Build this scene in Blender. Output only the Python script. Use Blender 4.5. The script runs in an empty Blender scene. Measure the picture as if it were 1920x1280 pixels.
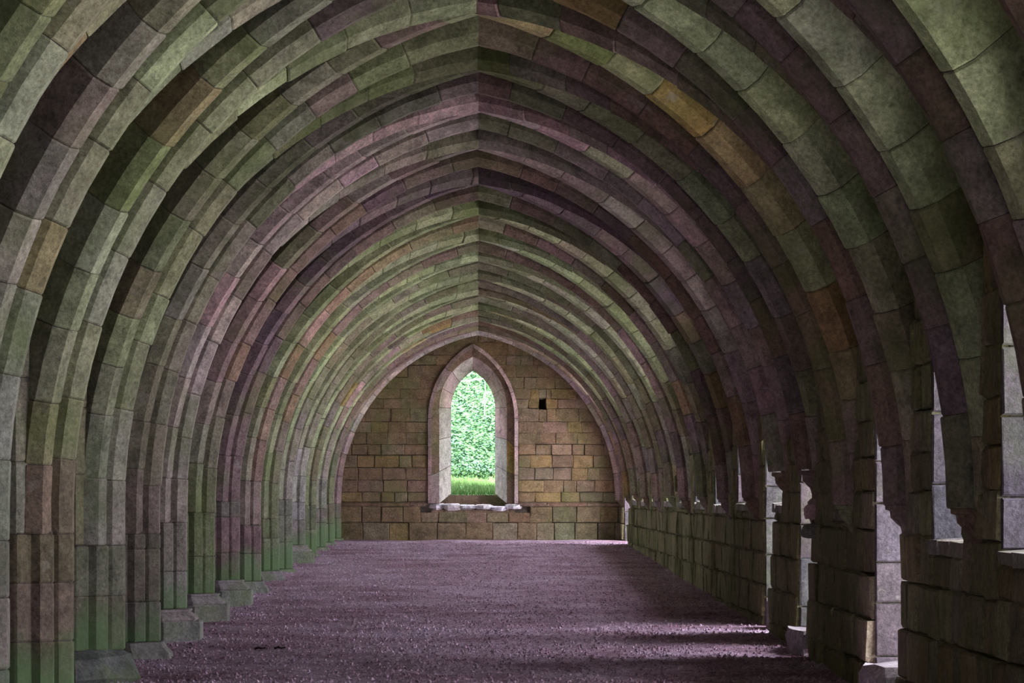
import bpy, math, random
import numpy as np
from mathutils import Vector

random.seed(7)
rng = np.random.default_rng(7)
S = bpy.context.scene
COL = S.collection
PI = math.pi

# ------------------------------------------------------------------ camera
CAMZ = 1.95
FPX = 6903.0
cd = bpy.data.cameras.new('camera')
cam = bpy.data.objects.new('camera', cd)
COL.objects.link(cam)
cam.location = (0, 0, CAMZ)
cam.rotation_euler = (PI / 2, 0, 0)
cd.sensor_width = 36
cd.lens = FPX / 1920 * 36
cd.shift_x = (960 - 897) / 1920
cd.shift_y = (925 - 640) / 1920
cd.clip_start = 0.1
cd.clip_end = 600
S.camera = cam

# ------------------------------------------------------------------ sky, exposure
W = bpy.data.worlds.new('sky')
S.world = W
W.use_nodes = True
bg = W.node_tree.nodes['Background']
bg.inputs['Color'].default_value = (0.90, 0.88, 1.0, 1)
bg.inputs['Strength'].default_value = 1.0
sl = bpy.data.lights.new('sun', 'SUN')
sl.energy = 4.2
sl.angle = math.radians(20)
sl.color = (1.0, 0.95, 0.88)
sun = bpy.data.objects.new('sun', sl)
COL.objects.link(sun)
sun.rotation_euler = Vector((0.06, 0.62, -1.0)).to_track_quat('-Z', 'Y').to_euler()
S.view_settings.view_transform = 'Standard'
S.view_settings.look = 'None'
S.view_settings.gamma = 1
S.view_settings.use_curve_mapping = False
S.view_settings.exposure = 3.95
S.cycles.use_denoising = True
S.cycles.max_bounces = 8
S.cycles.diffuse_bounces = 6
S.cycles.sample_clamp_indirect = 4.0

LW = 3.45            # pier centre line, distance from the nave axis
XR = 3.2             # inner face of the right wall
XRO = 4.7            # outer face of the right wall
ZS = CAMZ - 0.10     # springing level
X0, CC = 3.02, 0.68
RR = X0 + CC
RISE = math.sqrt(RR * RR - CC * CC)
HW, SF, CH, DEP = 0.15, 0.06, 0.09, 0.42   # rib half width, half soffit, chamfer, depth


def floor_z(y):
    return 0.929 * y / 81.2


def crown_z(y):
    return CAMZ + 4.035 - 0.553 * y / 81.2


def pt(px, py, Y):
    """pixel at depth Y -> world point"""
    return ((px - 897) * Y / FPX, Y, CAMZ + (925 - py) * Y / FPX)


def portal(name, loc, rot, sx, sy):
    l = bpy.data.lights.new(name, 'AREA')
    l.shape = 'RECTANGLE'
    l.size, l.size_y = sx, sy
    l.cycles.is_portal = True
    o = bpy.data.objects.new(name, l)
    COL.objects.link(o)
    o.location = loc
    o.rotation_euler = rot
    return o


# pier depths (camera distance) as the photograph spaces them
YK = [12.8, 16.6, 20.1, 23.64, 27.45, 31.42, 34.9, 38.1, 42.2, 46.6, 51.1, 55.6, 59.6, 64.1, 68.6, 73.1, 76.95, 81.0]
NK = len(YK)
KW = NK - 1                    # the arch against the end wall
YBACK = [-6.0, -1.5, 3.0, 7.2]  # bays round and behind the camera
YEND = 81.2

# right wall openings: (near, far, sill, head) ; sill None = door down to the floor
OPEN = [(13.5, 15.6, -0.35, 2.2), (17.2, 19.2, -0.35, 2.2), (20.7, 22.5, -0.35, 2.2), (24.2, 25.95, -0.34, 2.2),
        (27.75, 29.65, None, 2.2), (32.0, 32.95, -0.15, 2.1), (35.25, 36.6, None, 2.0), (38.5, 39.7, -0.12, 1.9),
        (39.7, 41.0, None, 1.9), (43.2, 45.4, -0.12, 2.2), (47.1, 49.8, -0.17, 2.2), (51.6, 54.4, -0.14, 2.2),
        (56.1, 58.6, -0.14, 2.2), (60.1, 62.8, -0.14, 2.2), (64.6, 67.4, -0.15, 2.2), (69.1, 71.9, -0.15, 2.2),
        (73.6, 75.9, -0.15, 2.2), (77.6, 80.5, None, 2.1)]
for (a, b, s, h) in OPEN:
    zb = floor_z(a) if s is None else CAMZ + s
    portal('window_portal', (XRO + 0.02, (a + b) / 2, (zb + CAMZ + h) / 2), (0, PI / 2, 0), CAMZ + h - zb, b - a)
# openings added to the second aisle's outer wall, out of view, for light
LOPEN = []
for y in (53.3, 57.6, 61.8, 66.3, 70.8, 75.0, 79.0):
    LOPEN.append((y - 0.55, y + 0.55, -0.4, 2.1))
    portal('window_portal', (-11.22, y, CAMZ + 0.85), (0, -PI / 2, 0), 2.5, 1.1)
portal('window_portal', (-0.118, YEND + 1.05, CAMZ + 1.3), (-PI / 2, 0, 0), 1.1, 3.0)


# ------------------------------------------------------------------ materials
def new_mat(name):
    m = bpy.data.materials.new(name)
    m.use_nodes = True
    nt = m.node_tree
    b = nt.nodes['Principled BSDF']
    b.inputs['Roughness'].default_value = 0.92
    b.inputs['Specular IOR Level'].default_value = 0.25
    return m, nt, b


def N(nt, t, **kw):
    n = nt.nodes.new(t)
    for k, v in kw.items():
        setattr(n, k, v)
    return n


def noise(nt, pos, scale, detail=4, rough=0.6, vec_scale=None):
    n = N(nt, 'ShaderNodeTexNoise')
    n.inputs['Scale'].default_value = scale
    n.inputs['Detail'].default_value = detail
    n.inputs['Roughness'].default_value = rough
    if vec_scale:
        mp = N(nt, 'ShaderNodeMapping')
        mp.inputs['Scale'].default_value = vec_scale
        nt.links.new(pos, mp.inputs['Vector'])
        pos = mp.outputs['Vector']
    nt.links.new(pos, n.inputs['Vector'])
    return n.outputs['Fac']


def ramp(nt, fac, a, b, lo=0.0, hi=1.0):
    m = N(nt, 'ShaderNodeMapRange')
    m.inputs['From Min'].default_value = a
    m.inputs['From Max'].default_value = b
    m.inputs['To Min'].default_value = lo
    m.inputs['To Max'].default_value = hi
    nt.links.new(fac, m.inputs['Value'])
    return m.outputs['Result']


def mixc(nt, fac, a, b, mode='MIX'):
    m = N(nt, 'ShaderNodeMix', data_type='RGBA', blend_type=mode)
    for sock, v in ((0, fac), (6, a), (7, b)):
        if hasattr(v, 'is_output'):
            nt.links.new(v, m.inputs[sock])
        else:
            m.inputs[sock].default_value = v if sock == 0 else (*v, 1)
    return m.outputs[2]


def math_node(nt, op, a, b):
    m = N(nt, 'ShaderNodeMath', operation=op)
    for i, v in enumerate((a, b)):
        if hasattr(v, 'is_output'):
            nt.links.new(v, m.inputs[i])
        else:
            m.inputs[i].default_value = v
    return m.outputs[0]


def stone_mat(name, base=None, moss=0.45, algae=0.0, bump=0.5, dark=0.6, grain=28):
    m, nt, b = new_mat(name)
    pos = N(nt, 'ShaderNodeNewGeometry').outputs['Position']
    if base is None:
        col = N(nt, 'ShaderNodeObjectInfo').outputs['Color']
    else:
        col = N(nt, 'ShaderNodeRGB')
        col.outputs[0].default_value = (*base, 1)
        col = col.outputs[0]
    n1 = noise(nt, pos, 5.0, 6, 0.65)
    n6 = noise(nt, pos, 30.0, 6, 0.8)
    v = math_node(nt, 'MULTIPLY', ramp(nt, n1, 0.3, 0.7, 0.6, 1.35), ramp(nt, n6, 0.33, 0.67, 0.5, 1.5))
    vc = N(nt, 'ShaderNodeCombineColor')
    for i in range(3):
        nt.links.new(v, vc.inputs[i])
    col = mixc(nt, 1.0, col, vc.outputs[0], 'MULTIPLY')
    n2 = noise(nt, pos, 1.1, 5, 0.6)
    col = mixc(nt, ramp(nt, n2, 0.5, 0.66, 0, moss), col, (0.13, 0.19, 0.05))
    n3 = noise(nt, pos, 2.6, 8, 0.75)
    col = mixc(nt, ramp(nt, n3, 0.56, 0.72, 0, dark), col, (0.035, 0.033, 0.025))
    n5 = noise(nt, pos, 3.7, 6, 0.7)
    col = mixc(nt, ramp(nt, n5, 0.60, 0.72, 0, 0.45), col, (0.46, 0.45, 0.40))
    if algae > 0:
        sx = N(nt, 'ShaderNodeSeparateXYZ')
        nt.links.new(pos, sx.inputs[0])
        fl = math_node(nt, 'MULTIPLY', sx.outputs[1], 0.929 / 81.2)
        hgt = math_node(nt, 'SUBTRACT', sx.outputs[2], fl)
        n4 = noise(nt, pos, 2.0, 4, 0.6)
        hn = math_node(nt, 'SUBTRACT', hgt, math_node(nt, 'MULTIPLY', n4, 1.1))
        col = mixc(nt, ramp(nt, hn, 0.1, -0.25, 0, algae), col, (0.125, 0.225, 0.095))
    nt.links.new(col, b.inputs['Base Color'])
    g = noise(nt, pos, grain, 6, 0.7)
    g2 = noise(nt, pos, 9, 5, 0.7)
    hsum = math_node(nt, 'ADD', math_node(nt, 'MULTIPLY', g, 0.5), g2)
    bp = N(nt, 'ShaderNodeBump')
    bp.inputs['Strength'].default_value = bump
    bp.inputs['Distance'].default_value = 0.03
    nt.links.new(hsum, bp.inputs['Height'])
    nt.links.new(bp.outputs['Normal'], b.inputs['Normal'])
    return m


M_STONE = stone_mat('weathered_stone', None, moss=0.45)
M_PIER = stone_mat('pier_stone', None, moss=0.35, algae=0.75)
M_BASE = stone_mat('base_stone', None, moss=0.6)
M_WALL = stone_mat('wall_stone', None, moss=0.4, bump=0.8, dark=0.5)
M_MORTAR = stone_mat('mortar', (0.10, 0.085, 0.07), moss=0.4)
M_WEB = stone_mat('vault_rubble', (0.085, 0.075, 0.055), moss=0.5, bump=1.0, grain=14)
M_JAMB = stone_mat('jamb_stone', None, moss=0.3, dark=0.4)
M_PALE = stone_mat('pale_stone', (0.36, 0.32, 0.34), moss=0.12, dark=0.25)


def gravel_mat():
    m, nt, b = new_mat('gravel')
    pos = N(nt, 'ShaderNodeNewGeometry').outputs['Position']
    v = N(nt, 'ShaderNodeTexVoronoi')
    v.inputs['Scale'].default_value = 38
    nt.links.new(pos, v.inputs['Vector'])
    n = noise(nt, pos, 0.8, 6, 0.65)
    c = mixc(nt, ramp(nt, n, 0.35, 0.65), (0.31, 0.185, 0.24), (0.55, 0.42, 0.54))
    hs = N(nt, 'ShaderNodeSeparateColor')
    nt.links.new(v.outputs['Color'], hs.inputs[0])
    vv = ramp(nt, hs.outputs[0], 0, 1, 0.45, 1.6)
    cc = N(nt, 'ShaderNodeCombineColor')
    for i in range(3):
        nt.links.new(vv, cc.inputs[i])
    c = mixc(nt, 1.0, c, cc.outputs[0], 'MULTIPLY')
    nt.links.new(c, b.inputs['Base Color'])
    bp = N(nt, 'ShaderNodeBump')
    bp.inputs['Strength'].default_value = 0.7
    bp.inputs['Distance'].default_value = 0.02
    nt.links.new(v.outputs['Distance'], bp.inputs['Height'])
    nt.links.new(bp.outputs['Normal'], b.inputs['Normal'])
    return m


def leaf_mat(name, c1, c2, scale):
    m, nt, b = new_mat(name)
    pos = N(nt, 'ShaderNodeNewGeometry').outputs['Position']
    n = noise(nt, pos, scale, 4, 0.6)
    c = mixc(nt, ramp(nt, n, 0.35, 0.65), c1, c2)
    nt.links.new(c, b.inputs['Base Color'])
    b.inputs['Roughness'].default_value = 0.95
    b.inputs['Specular IOR Level'].default_value = 0.05
    return m


M_GRAVEL = gravel_mat()
M_LEAF = leaf_mat('leaf_green', (0.045, 0.105, 0.070), (0.075, 0.145, 0.10), 2)
M_GRASS = leaf_mat('grass_green', (0.06, 0.13, 0.04), (0.12, 0.20, 0.075), 2)
M_HILL = leaf_mat('hill_earth', (0.035, 0.085, 0.035), (0.06, 0.13, 0.055), 1.5)

# stone colours (linear)
PAL = dict(green=(0.25, 0.28, 0.16), moss=(0.17, 0.22, 0.075), mauve=(0.29, 0.21, 0.205), grey=(0.32, 0.305, 0.26),
           brown=(0.235, 0.165, 0.115), pink=(0.56, 0.40, 0.42), ochre=(0.36, 0.24, 0.08), pale=(0.47, 0.44, 0.41),
           purple=(0.165, 0.12, 0.15), lime=(0.42, 0.50, 0.28))  # lime is algae green, raised to make up for weak light on right
LOWP = dict(brown=4, mauve=3, purple=1.0, ochre=0.5, green=0.8)


def pick(wts):
    ks = list(wts)
    return random.choices(ks, [wts[k] for k in ks])[0]


def jitter(c, s=0.12):
    f = 1 + random.uniform(-s, s)
    return tuple(max(0.01, x * f * (1 + random.uniform(-0.05, 0.05))) for x in c)


def arch_palette(k, side, kind='d'):
    """side -1 left, +1 right ; k arch number (5 = first pier whose foot is in frame)"""
    if side < 0:
        w = dict(green=6, moss=2, grey=3, mauve=0.6, brown=0.6, ochre=0.25, pale=0.5, lime=1.2)
    else:
        w = dict(green=1.6, moss=1.0, grey=1.2, mauve=4, brown=3.5, ochre=0.5, lime=0.7, purple=1.0)
    if side > 0 and kind == 'w' and k <= 3:
        return dict(lime=7, green=0.6, pale=1.2, ochre=0.4)
    if side > 0 and kind == 'w' and k in (4, 5):
        return dict(lime=3, green=1.5, pale=1, brown=1, ochre=1.2)
    if side > 0 and kind == 'w' and k == 6:
        return dict(pink=6, pale=2, lime=1.5, ochre=1)
    if side > 0 and k <= 6:
        w = dict(green=1.0, moss=0.6, grey=1, mauve=5, brown=3, purple=1.2)
    if side < 0 and kind == 't' and k <= 6:
        w = dict(green=3, lime=3, grey=2, pale=1.2, ochre=0.4)
    if k == 6 and kind != 't' or k == 7 and kind == 't':
        w = dict(pink=8, mauve=0.8, green=0.8, pale=2.5, lime=0.5, ochre=0.5)
    elif k == 7:
        w = dict(pink=1.5, mauve=3, grey=3, pale=1, green=1)
    elif k == 8:
        w = dict(brown=3, mauve=3, grey=1.5, ochre=0.6) if kind == 't' else dict(purple=5, mauve=2, brown=1)
    elif k == 9:
        w = dict(brown=4, purple=3, moss=1) if kind == 't' else dict(green=3, lime=4, moss=1, mauve=0.6)
    elif k in (10, 11):
        w = dict(mauve=3, pink=2.5, brown=2.5, ochre=0.5) if kind == 't' else dict(lime=5, green=3, pale=0.7, mauve=0.6)
    elif k == 17:
        w = dict(pink=3, pale=3, mauve=1, lime=0.5)
    elif k >= 16:
        w = dict(brown=3, mauve=3, green=1.5, purple=1)
    elif k >= 12:
        w = dict(green=3, brown=2, mauve=2, grey=2, pink=1) if kind == 't' else dict(lime=4, green=3, grey=1.5, mauve=1, ochre=0.5)
    return w


# ------------------------------------------------------------------ mesh helpers
def tag(o, label=None, cat=None, group=None, kind=None):
    if label: o['label'] = label
    if cat: o['category'] = cat
    if group: o['group'] = group
    if kind: o['kind'] = kind
    return o


def empty(name, loc):
    o = bpy.data.objects.new(name, None)
    o.empty_display_size = 0.2
    o.location = loc
    COL.objects.link(o)
    return o


def obj(name, verts, faces, mat, parent=None, color=None, smooth=False):
    me = bpy.data.meshes.new(name)
    base = Vector(parent.location) if parent is not None else Vector((0, 0, 0))
    if parent is not None and parent.parent is not None:
        base = base + Vector(parent.parent.location)
    me.from_pydata([tuple(Vector(v) - base) for v in verts], [], faces)
    me.materials.append(mat)
    if smooth:
        me.shade_smooth()
    o = bpy.data.objects.new(name, me)
    COL.objects.link(o)
    if parent is not None:
        o.parent = parent
    if color:
        o.color = (*color, 1)
    return o


class MB:
    """collects pieces into one mesh"""
    def __init__(s): s.v, s.f = [], []

    def add(s, v, f):
        n = len(s.v)
        s.v += [tuple(p) for p in v]
        s.f += [tuple(i + n for i in q) for q in f]

    def box(s, x0, x1, y0, y1, z0, z1):
        s.add(*box(x0, x1, y0, y1, z0, z1))

    def build(s, name, mat, parent=None, color=None, smooth=False):
        return obj(name, s.v, s.f, mat, parent, color, smooth)


BOXF = [(0, 3, 2, 1), (4, 5, 6, 7), (0, 1, 5, 4), (1, 2, 6, 5), (2, 3, 7, 6), (3, 0, 4, 7)]


def box(x0, x1, y0, y1, z0, z1):
    return ([(x0, y0, z0), (x1, y0, z0), (x1, y1, z0), (x0, y1, z0), (x0, y0, z1), (x1, y0, z1), (x1, y1, z1), (x0, y1, z1)], BOXF)


def rings(rs, closed=True, cap=True):
    """list of equal vertex rings -> verts, faces"""
    n = len(rs[0])
    v = [p for r in rs for p in r]
    f = []
    for a in range(len(rs) - 1):
        for i in range(n if closed else n - 1):
            j = (i + 1) % n
            f.append((a * n + i, a * n + j, (a + 1) * n + j, (a + 1) * n + i))
    if cap:
        f.append(tuple(range(n - 1, -1, -1)))
        m = (len(rs) - 1) * n
        f.append(tuple(m + i for i in range(n)))
    return v, f


def hewn(o3, u, w, n, su, sw, sn, bev=0.02, rough=0.008):
    """a hewn block: o3 = centre of its back, u,w in-face axes, n outward; sizes; bevelled, uneven front"""
    o3, u, w, n = Vector(o3), Vector(u), Vector(w), Vector(n)
    R = lambda: random.uniform(-rough, rough)
    v = []
    for (d, k) in ((0.0, 0.0), (sn - bev, 0.0), (sn, bev)):
        for (a, b) in ((-1, -1), (1, -1), (1, 1), (-1, 1)):
            v.append(o3 + u * (a * (su / 2 - k) + R()) + w * (b * (sw / 2 - k) + R()) + n * (d + (R() if d > 0 else 0)))
    f = []
    for a in (0, 4):
        for i in range(4):
            j = (i + 1) % 4
            f.append((a + i, a + j, a + 4 + j, a + 4 + i))
    f.append((8, 9, 10, 11))
    f.append((3, 2, 1, 0))
    return v, f


def rock(c, sx, sy, sz, seed=0, seg=7, top=0.62):
    """an irregular rough stone with a flattish underside"""
    r = random.Random(seed)
    lv = [(-0.5, 0.8), (-0.2, 1.0), (0.25, 0.95), (0.45, top)]
    ph = r.random() * 6
    rs = []
    for z, q in lv:
        rs.append([(c[0] + sx * 0.5 * q * math.cos(ph + 2 * PI * i / seg) * r.uniform(0.82, 1.12),
                    c[1] + sy * 0.5 * q * math.sin(ph + 2 * PI * i / seg) * r.uniform(0.82, 1.12),
                    c[2] + sz * (z + r.uniform(-0.05, 0.05))) for i in range(seg)])
    return rings(rs)


# ------------------------------------------------------------------ arch curves
def f_arch(x, x0=X0):
    """unit rise profile of the two-centred arch, 0 at |x|=x0, 1 at 0"""
    q = abs(x) * X0 / x0 + CC
    return math.sqrt(max(0.0, RR * RR - q * q)) / RISE


def half_path(P0, P1, x0, zstart, side, n=40):
    """soffit points of one half arch. P0: plan point (x,y) where the half starts (springing), P1: plan point of the crown.
    returns list of 3d points from the springing to the crown, starting at height zstart"""
    pts = []
    a0 = math.acos(min(1, (X0 + CC) / RR))
    a1 = math.acos(CC / RR)
    for i in range(n + 1):
        a = a0 + (a1 - a0) * i / n
        x = (RR * math.cos(a) - CC)      # from X0 to 0
        t = 1 - x / X0
        X = P0[0] + (P1[0] - P0[0]) * t
        Y = P0[1] + (P1[1] - P0[1]) * t
        zc = crown_z(Y)
        z = ZS + (zc - ZS) * math.sin(a) * RR / RISE
        pts.append(Vector((X, Y, z)))
    if zstart < ZS - 0.01:
        pts.insert(0, Vector((P0[0], P0[1], zstart)))
    else:
        i = 0
        while pts[i + 1].z < zstart: i += 1
        t = (zstart - pts[i].z) / (pts[i + 1].z - pts[i].z)
        pts = [pts[i].lerp(pts[i + 1], max(0, min(1, t)))] + pts[i + 1:]
    return pts


PROFILE = [(-HW, DEP), (-HW, CH), (-SF, 0), (SF, 0), (HW, CH), (HW, DEP)]


def station(pts, cum, s):
    s = max(0, min(cum[-1], s))
    i = 0
    while i < len(cum) - 2 and cum[i + 1] < s:
        i += 1
    t = (s - cum[i]) / max(1e-6, cum[i + 1] - cum[i])
    p = pts[i].lerp(pts[i + 1], t)
    a, b = pts[max(0, i - (0 if t > .5 else 1))], pts[min(len(pts) - 1, i + (2 if t > .5 else 1))]
    T = (b - a).normalized()
    return p, T


def section(p, T, hd, shrink=0.0, dx=0.0, last=False, da=0.0):
    """profile ring at p. hd = horizontal unit direction towards the crown"""
    th = T.dot(hd)
    Nv = (hd * -T.z + Vector((0, 0, th))).normalized()
    if last:
        Nv = Vector((0, 0, 1))
    B = hd.cross(Vector((0, 0, 1)))
    out = []
    for (a, b) in PROFILE:
        aa = a - math.copysign(shrink, a) + da
        bb = b + (shrink if b < DEP else -shrink) - dx
        out.append(p + B * aa + Nv * bb)
    return out


def rib_half(root, pts, wts, mat, name='voussoir', lo=0.42, hi=0.62, other=None, foot=None, low=None):
    """splits one half rib into voussoirs (children of root) with a mortar core behind the joints"""
    cum = [0.0]
    for a, b in zip(pts, pts[1:]):
        cum.append(cum[-1] + (b - a).length)
    L = cum[-1]
    hd = Vector((pts[-1].x - pts[0].x, pts[-1].y - pts[0].y, 0)).normalized()
    cuts = [0.0]
    while L - cuts[-1] > hi * 1.15:
        cuts.append(cuts[-1] + random.uniform(lo, hi))
    cuts.append(L)
    tot = sum(w for w in wts.values())
    mean = [sum(PAL[n][i] * w for n, w in wts.items()) / tot for i in range(3)]
    tone = PAL[pick(wts)]
    tone = [(m * 0.5 + t * 0.5) for m, t in zip(mean, tone)]
    for a, b in zip(cuts, cuts[1:]):
        w2 = wts if (a / L < 0.62 or other is None or random.random() < 0.42) else other
        c1 = PAL[pick(w2)]
        if low and a < 1.7:
            c0 = PAL[pick(low)]
            m = 0.8 if a < 1.2 else 0.5
            c1 = tuple(x * (1 - m) + y * m for x, y in zip(c1, c0))
        q = random.choice((0.12, 0.22, 0.32, 0.45, 0.75))
        if low and a < 1.7: q = 0.8
        cur = tuple(t * (1 - q) + c * q for t, c in zip(tone, c1))
        if foot and a < 1.3:
            m = (0.85, 0.6, 0.3)[min(2, int(a / 0.45))]
            cur = tuple(c * (1 - m) + t * m for c, t in zip(cur, foot))
        g = 0.003
        dx = random.uniform(-0.006, 0.009)
        da = random.uniform(-0.005, 0.005)
        rs = []
        end = b >= L - 1e-6
        for s, sh in ((a + g, 0.006), (a + g + 0.012, 0), ((a + b) / 2, 0), (b - g - 0.012, 0), (b - (0 if end else g), 0 if end else 0.006)):
            p, T = station(pts, cum, s)
            rs.append(section(p, T, hd, sh + random.uniform(0, 0.003), dx, last=(end and s >= b - 1e-6), da=da))
        v, f = rings(rs)
        obj(name, v, f, mat, root, jitter(cur))
    return cum, hd


def core_half(mb, pts):
    cum = [0.0]
    for a, b in zip(pts, pts[1:]):
        cum.append(cum[-1] + (b - a).length)
    hd = Vector((pts[-1].x - pts[0].x, pts[-1].y - pts[0].y, 0)).normalized()
    rs = []
    n = 22
    for i in range(n + 1):
        p, T = station(pts, cum, cum[-1] * i / n)
        rs.append(section(p, T, hd, 0.013, last=(i == n)))
    mb.add(*rings(rs))


ORD = ['first', 'second', 'third', 'fourth', 'fifth', 'sixth', 'seventh', 'eighth', 'ninth', 'tenth', 'eleventh', 'twelfth',
       'thirteenth', 'fourteenth', 'fifteenth', 'sixteenth', 'seventeenth', 'eighteenth']


def nth(k):
    """ordinal counted from the end wall"""
    return ORD[KW - k]


# ------------------------------------------------------------------ floor
def grid_mesh(name, xs, ys, fz, mat, parent=None, smooth=True):
    v = [(x, y, fz(x, y)) for y in ys for x in xs]
    n = len(xs)
    f = [(j * n + i, j * n + i + 1, (j + 1) * n + i + 1, (j + 1) * n + i) for j in range(len(ys) - 1) for i in range(n - 1)]
    return obj(name, v, f, mat, parent, None, smooth)


def fl_bumpy(x, y):
    return floor_z(y) + 0.012 * math.sin(1.7 * x + 0.6 * y) * math.sin(0.9 * y - 0.5 * x) + 0.008 * math.sin(4.1 * x + 2.3 * y)


flo = grid_mesh('floor', list(np.linspace(-10.4, XRO, 60)), list(np.linspace(-7.5, YEND + 0.1, 330)), fl_bumpy, M_GRAVEL)
tag(flo, 'purple brown gravel floor of the vaulted hall', kind='structure')

# loose pebbles over the gravel
mb = MB()
cnt = 60000
ys = 21.5 + (79 - 21.5) * rng.random(cnt) ** 2.0
xs = rng.uniform(-3.2, 3.15, cnt)
sz = 0.008 + 0.024 * rng.random(cnt) ** 2
OCT_F = [(0, 2, 4), (2, 1, 4), (1, 3, 4), (3, 0, 4)]
for x, y, s in zip(xs, ys, sz):
    z = fl_bumpy(x, y)
    a = random.uniform(0, PI)
    c_, s_ = math.cos(a) * s, math.sin(a) * s
    q = random.uniform(0.6, 1.0)
    mb.add([(x + c_, y + s_, z - 0.003), (x - c_, y - s_, z - 0.003), (x - s_ * q, y + c_ * q, z - 0.003), (x + s_ * q, y - c_ * q, z - 0.003), (x, y, z + s * 0.85)], OCT_F)
gr = mb.build('gravel', M_GRAVEL)
tag(gr, 'loose gravel pebbles scattered over the purple floor', 'gravel', kind='stuff')


# ------------------------------------------------------------------ vault (ceiling web)
ALLY = YBACK + YK


def bay_of(y):
    for a, b in zip(ALLY, ALLY[1:]):
        if a <= y <= b:
            return a, b
    return (ALLY[0], ALLY[1]) if y < ALLY[0] else (ALLY[-2], ALLY[-1])


WOFF = 0.34


def web_z(x, y):
    xm = (x + LW) % (2 * LW) - LW
    a, b = bay_of(y)
    hb = (b - a) / 2
    u = abs(y - (a + b) / 2) / hb * LW
    q = min(abs(xm), u) * (X0 + WOFF) / LW
    h = math.sqrt(max(0.0, (RR + WOFF) ** 2 - (q + CC) ** 2)) / math.sqrt((RR + WOFF) ** 2 - CC * CC)
    top = crown_z(y) + WOFF
    r = 0.018 * math.sin(9.1 * x + 3.3 * y) * math.sin(7.7 * y - 4.2 * x) + 0.012 * math.sin(21 * x + 17 * y)
    return ZS + (top - ZS) * h + r


wy = []
for a, b in zip(ALLY, ALLY[1:]):
    wy += list(np.linspace(a, b, 19)[:-1])
wy.append(YEND + 0.3)
wx = list(np.linspace(-3 * LW, LW, 97))
wx[-1] = XRO
ceil = grid_mesh('ceiling', wx, wy, web_z, M_WEB)
tag(ceil, 'dark rubble vault cells above the ribs', kind='structure')


# ------------------------------------------------------------------ piers
def shaft_poly(d):
    return [(0, -HW), (d - CH, -HW), (d, -SF), (d, SF), (d - CH, HW), (0, HW)]


def ray_convex(poly, th):
    """distance from the origin to the far boundary of poly along th, or 0"""
    c, s = math.cos(th), math.sin(th)
    best = 0
    for (x1, y1), (x2, y2) in zip(poly, poly[1:] + poly[:1]):
        ex, ey = x2 - x1, y2 - y1
        den = c * ey - s * ex
        if abs(den) < 1e-9: continue
        t = (x1 * ey - y1 * ex) / den
        u = (x1 * s - y1 * c) / den
        if t > 0 and -1e-6 <= u <= 1 + 1e-6: best = max(best, t)
    return best


DT, DD, DL = 0.43, 0.37, 0.41
PTOP = [ZS - random.choice((0.0, 0.05, 0.12, 0.2, 0.28, 0.34)) for k in range(NK)]
PTONE = {}


def cluster(dirs, n=120):
    """outline of a clustered pier: union of chamfered shafts at the given (angle, reach)"""
    pol = []
    for (th, d) in dirs:
        c, s = math.cos(th), math.sin(th)
        pol.append([(x * c - y * s, x * s + y * c) for x, y in shaft_poly(d)])
    out = []
    for i in range(n):
        th = 2 * PI * i / n + 0.001
        r = max(ray_convex(p, th) for p in pol)
        out.append((r * math.cos(th), r * math.sin(th)))
    # drop collinear points
    res = []
    for i in range(n):
        a, b, c = out[i - 1], out[i], out[(i + 1) % n]
        cr = (b[0] - a[0]) * (c[1] - b[1]) - (b[1] - a[1]) * (c[0] - b[0])
        if abs(cr) > 2e-5: res.append(b)
    return res


def diag_angles(k):
    ya = YK[k] - (YK[k - 1] if k > 0 else YBACK[-1])
    yb = (YK[k + 1] - YK[k]) if k < KW else 4.2
    return math.atan2(yb, 2 * LW), math.atan2(ya, 2 * LW)


def pier_dirs(k):
    f, b = diag_angles(k)
    return [(0, DT), (PI, DT), (PI / 2, DL), (-PI / 2, DL)] + [(PI / 4 + i * PI / 2, DD) for i in range(4)]


def ring_at(poly, cx, cy, z, s=1.0, off=0.0):
    o = []
    for (x, y) in poly:
        r = math.hypot(x, y)
        q = s * (r + off) / r
        o.append((cx + x * q, cy + y * q, z))
    return o


def octagon(r):
    return [(r * math.cos(PI / 8 + i * PI / 4) / math.cos(PI / 8), r * math.sin(PI / 8 + i * PI / 4) / math.cos(PI / 8)) for i in range(8)]


PIER_NOTE = {3: 'cut off by photo edge', 4: 'foot out of view', 5: 'on rough broken base',
             6: 'green foot, low base', 7: 'pale, eroded, on moulded plinth', 8: 'dark green on moulded plinth',
             9: 'mauve grey on moulded plinth', 10: 'mauve shafts on a buried base', 11: 'with green lower shafts',
             12: 'with bright green foot', 13: 'pale lavender on a grey base', 14: 'with mossy green foot', 15: 'grey green and plain',
             16: 'slim and far', 17: 'engaged against the end wall'}
pw = {3: dict(grey=3, green=2), 4: dict(grey=3, brown=2, mauve=2, green=2), 5: dict(grey=3, green=3, brown=1), 6: dict(mauve=2, grey=3, green=2),
      7: dict(grey=4, pale=2, green=2), 8: dict(green=1), 9: dict(mauve=2, purple=2, grey=2), 10: dict(mauve=3, pink=2, grey=2),
      11: dict(green=3, grey=3), 12: dict(green=2, mauve=2, grey=3), 13: dict(pale=4, mauve=1), 14: dict(green=3, grey=2)}
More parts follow.
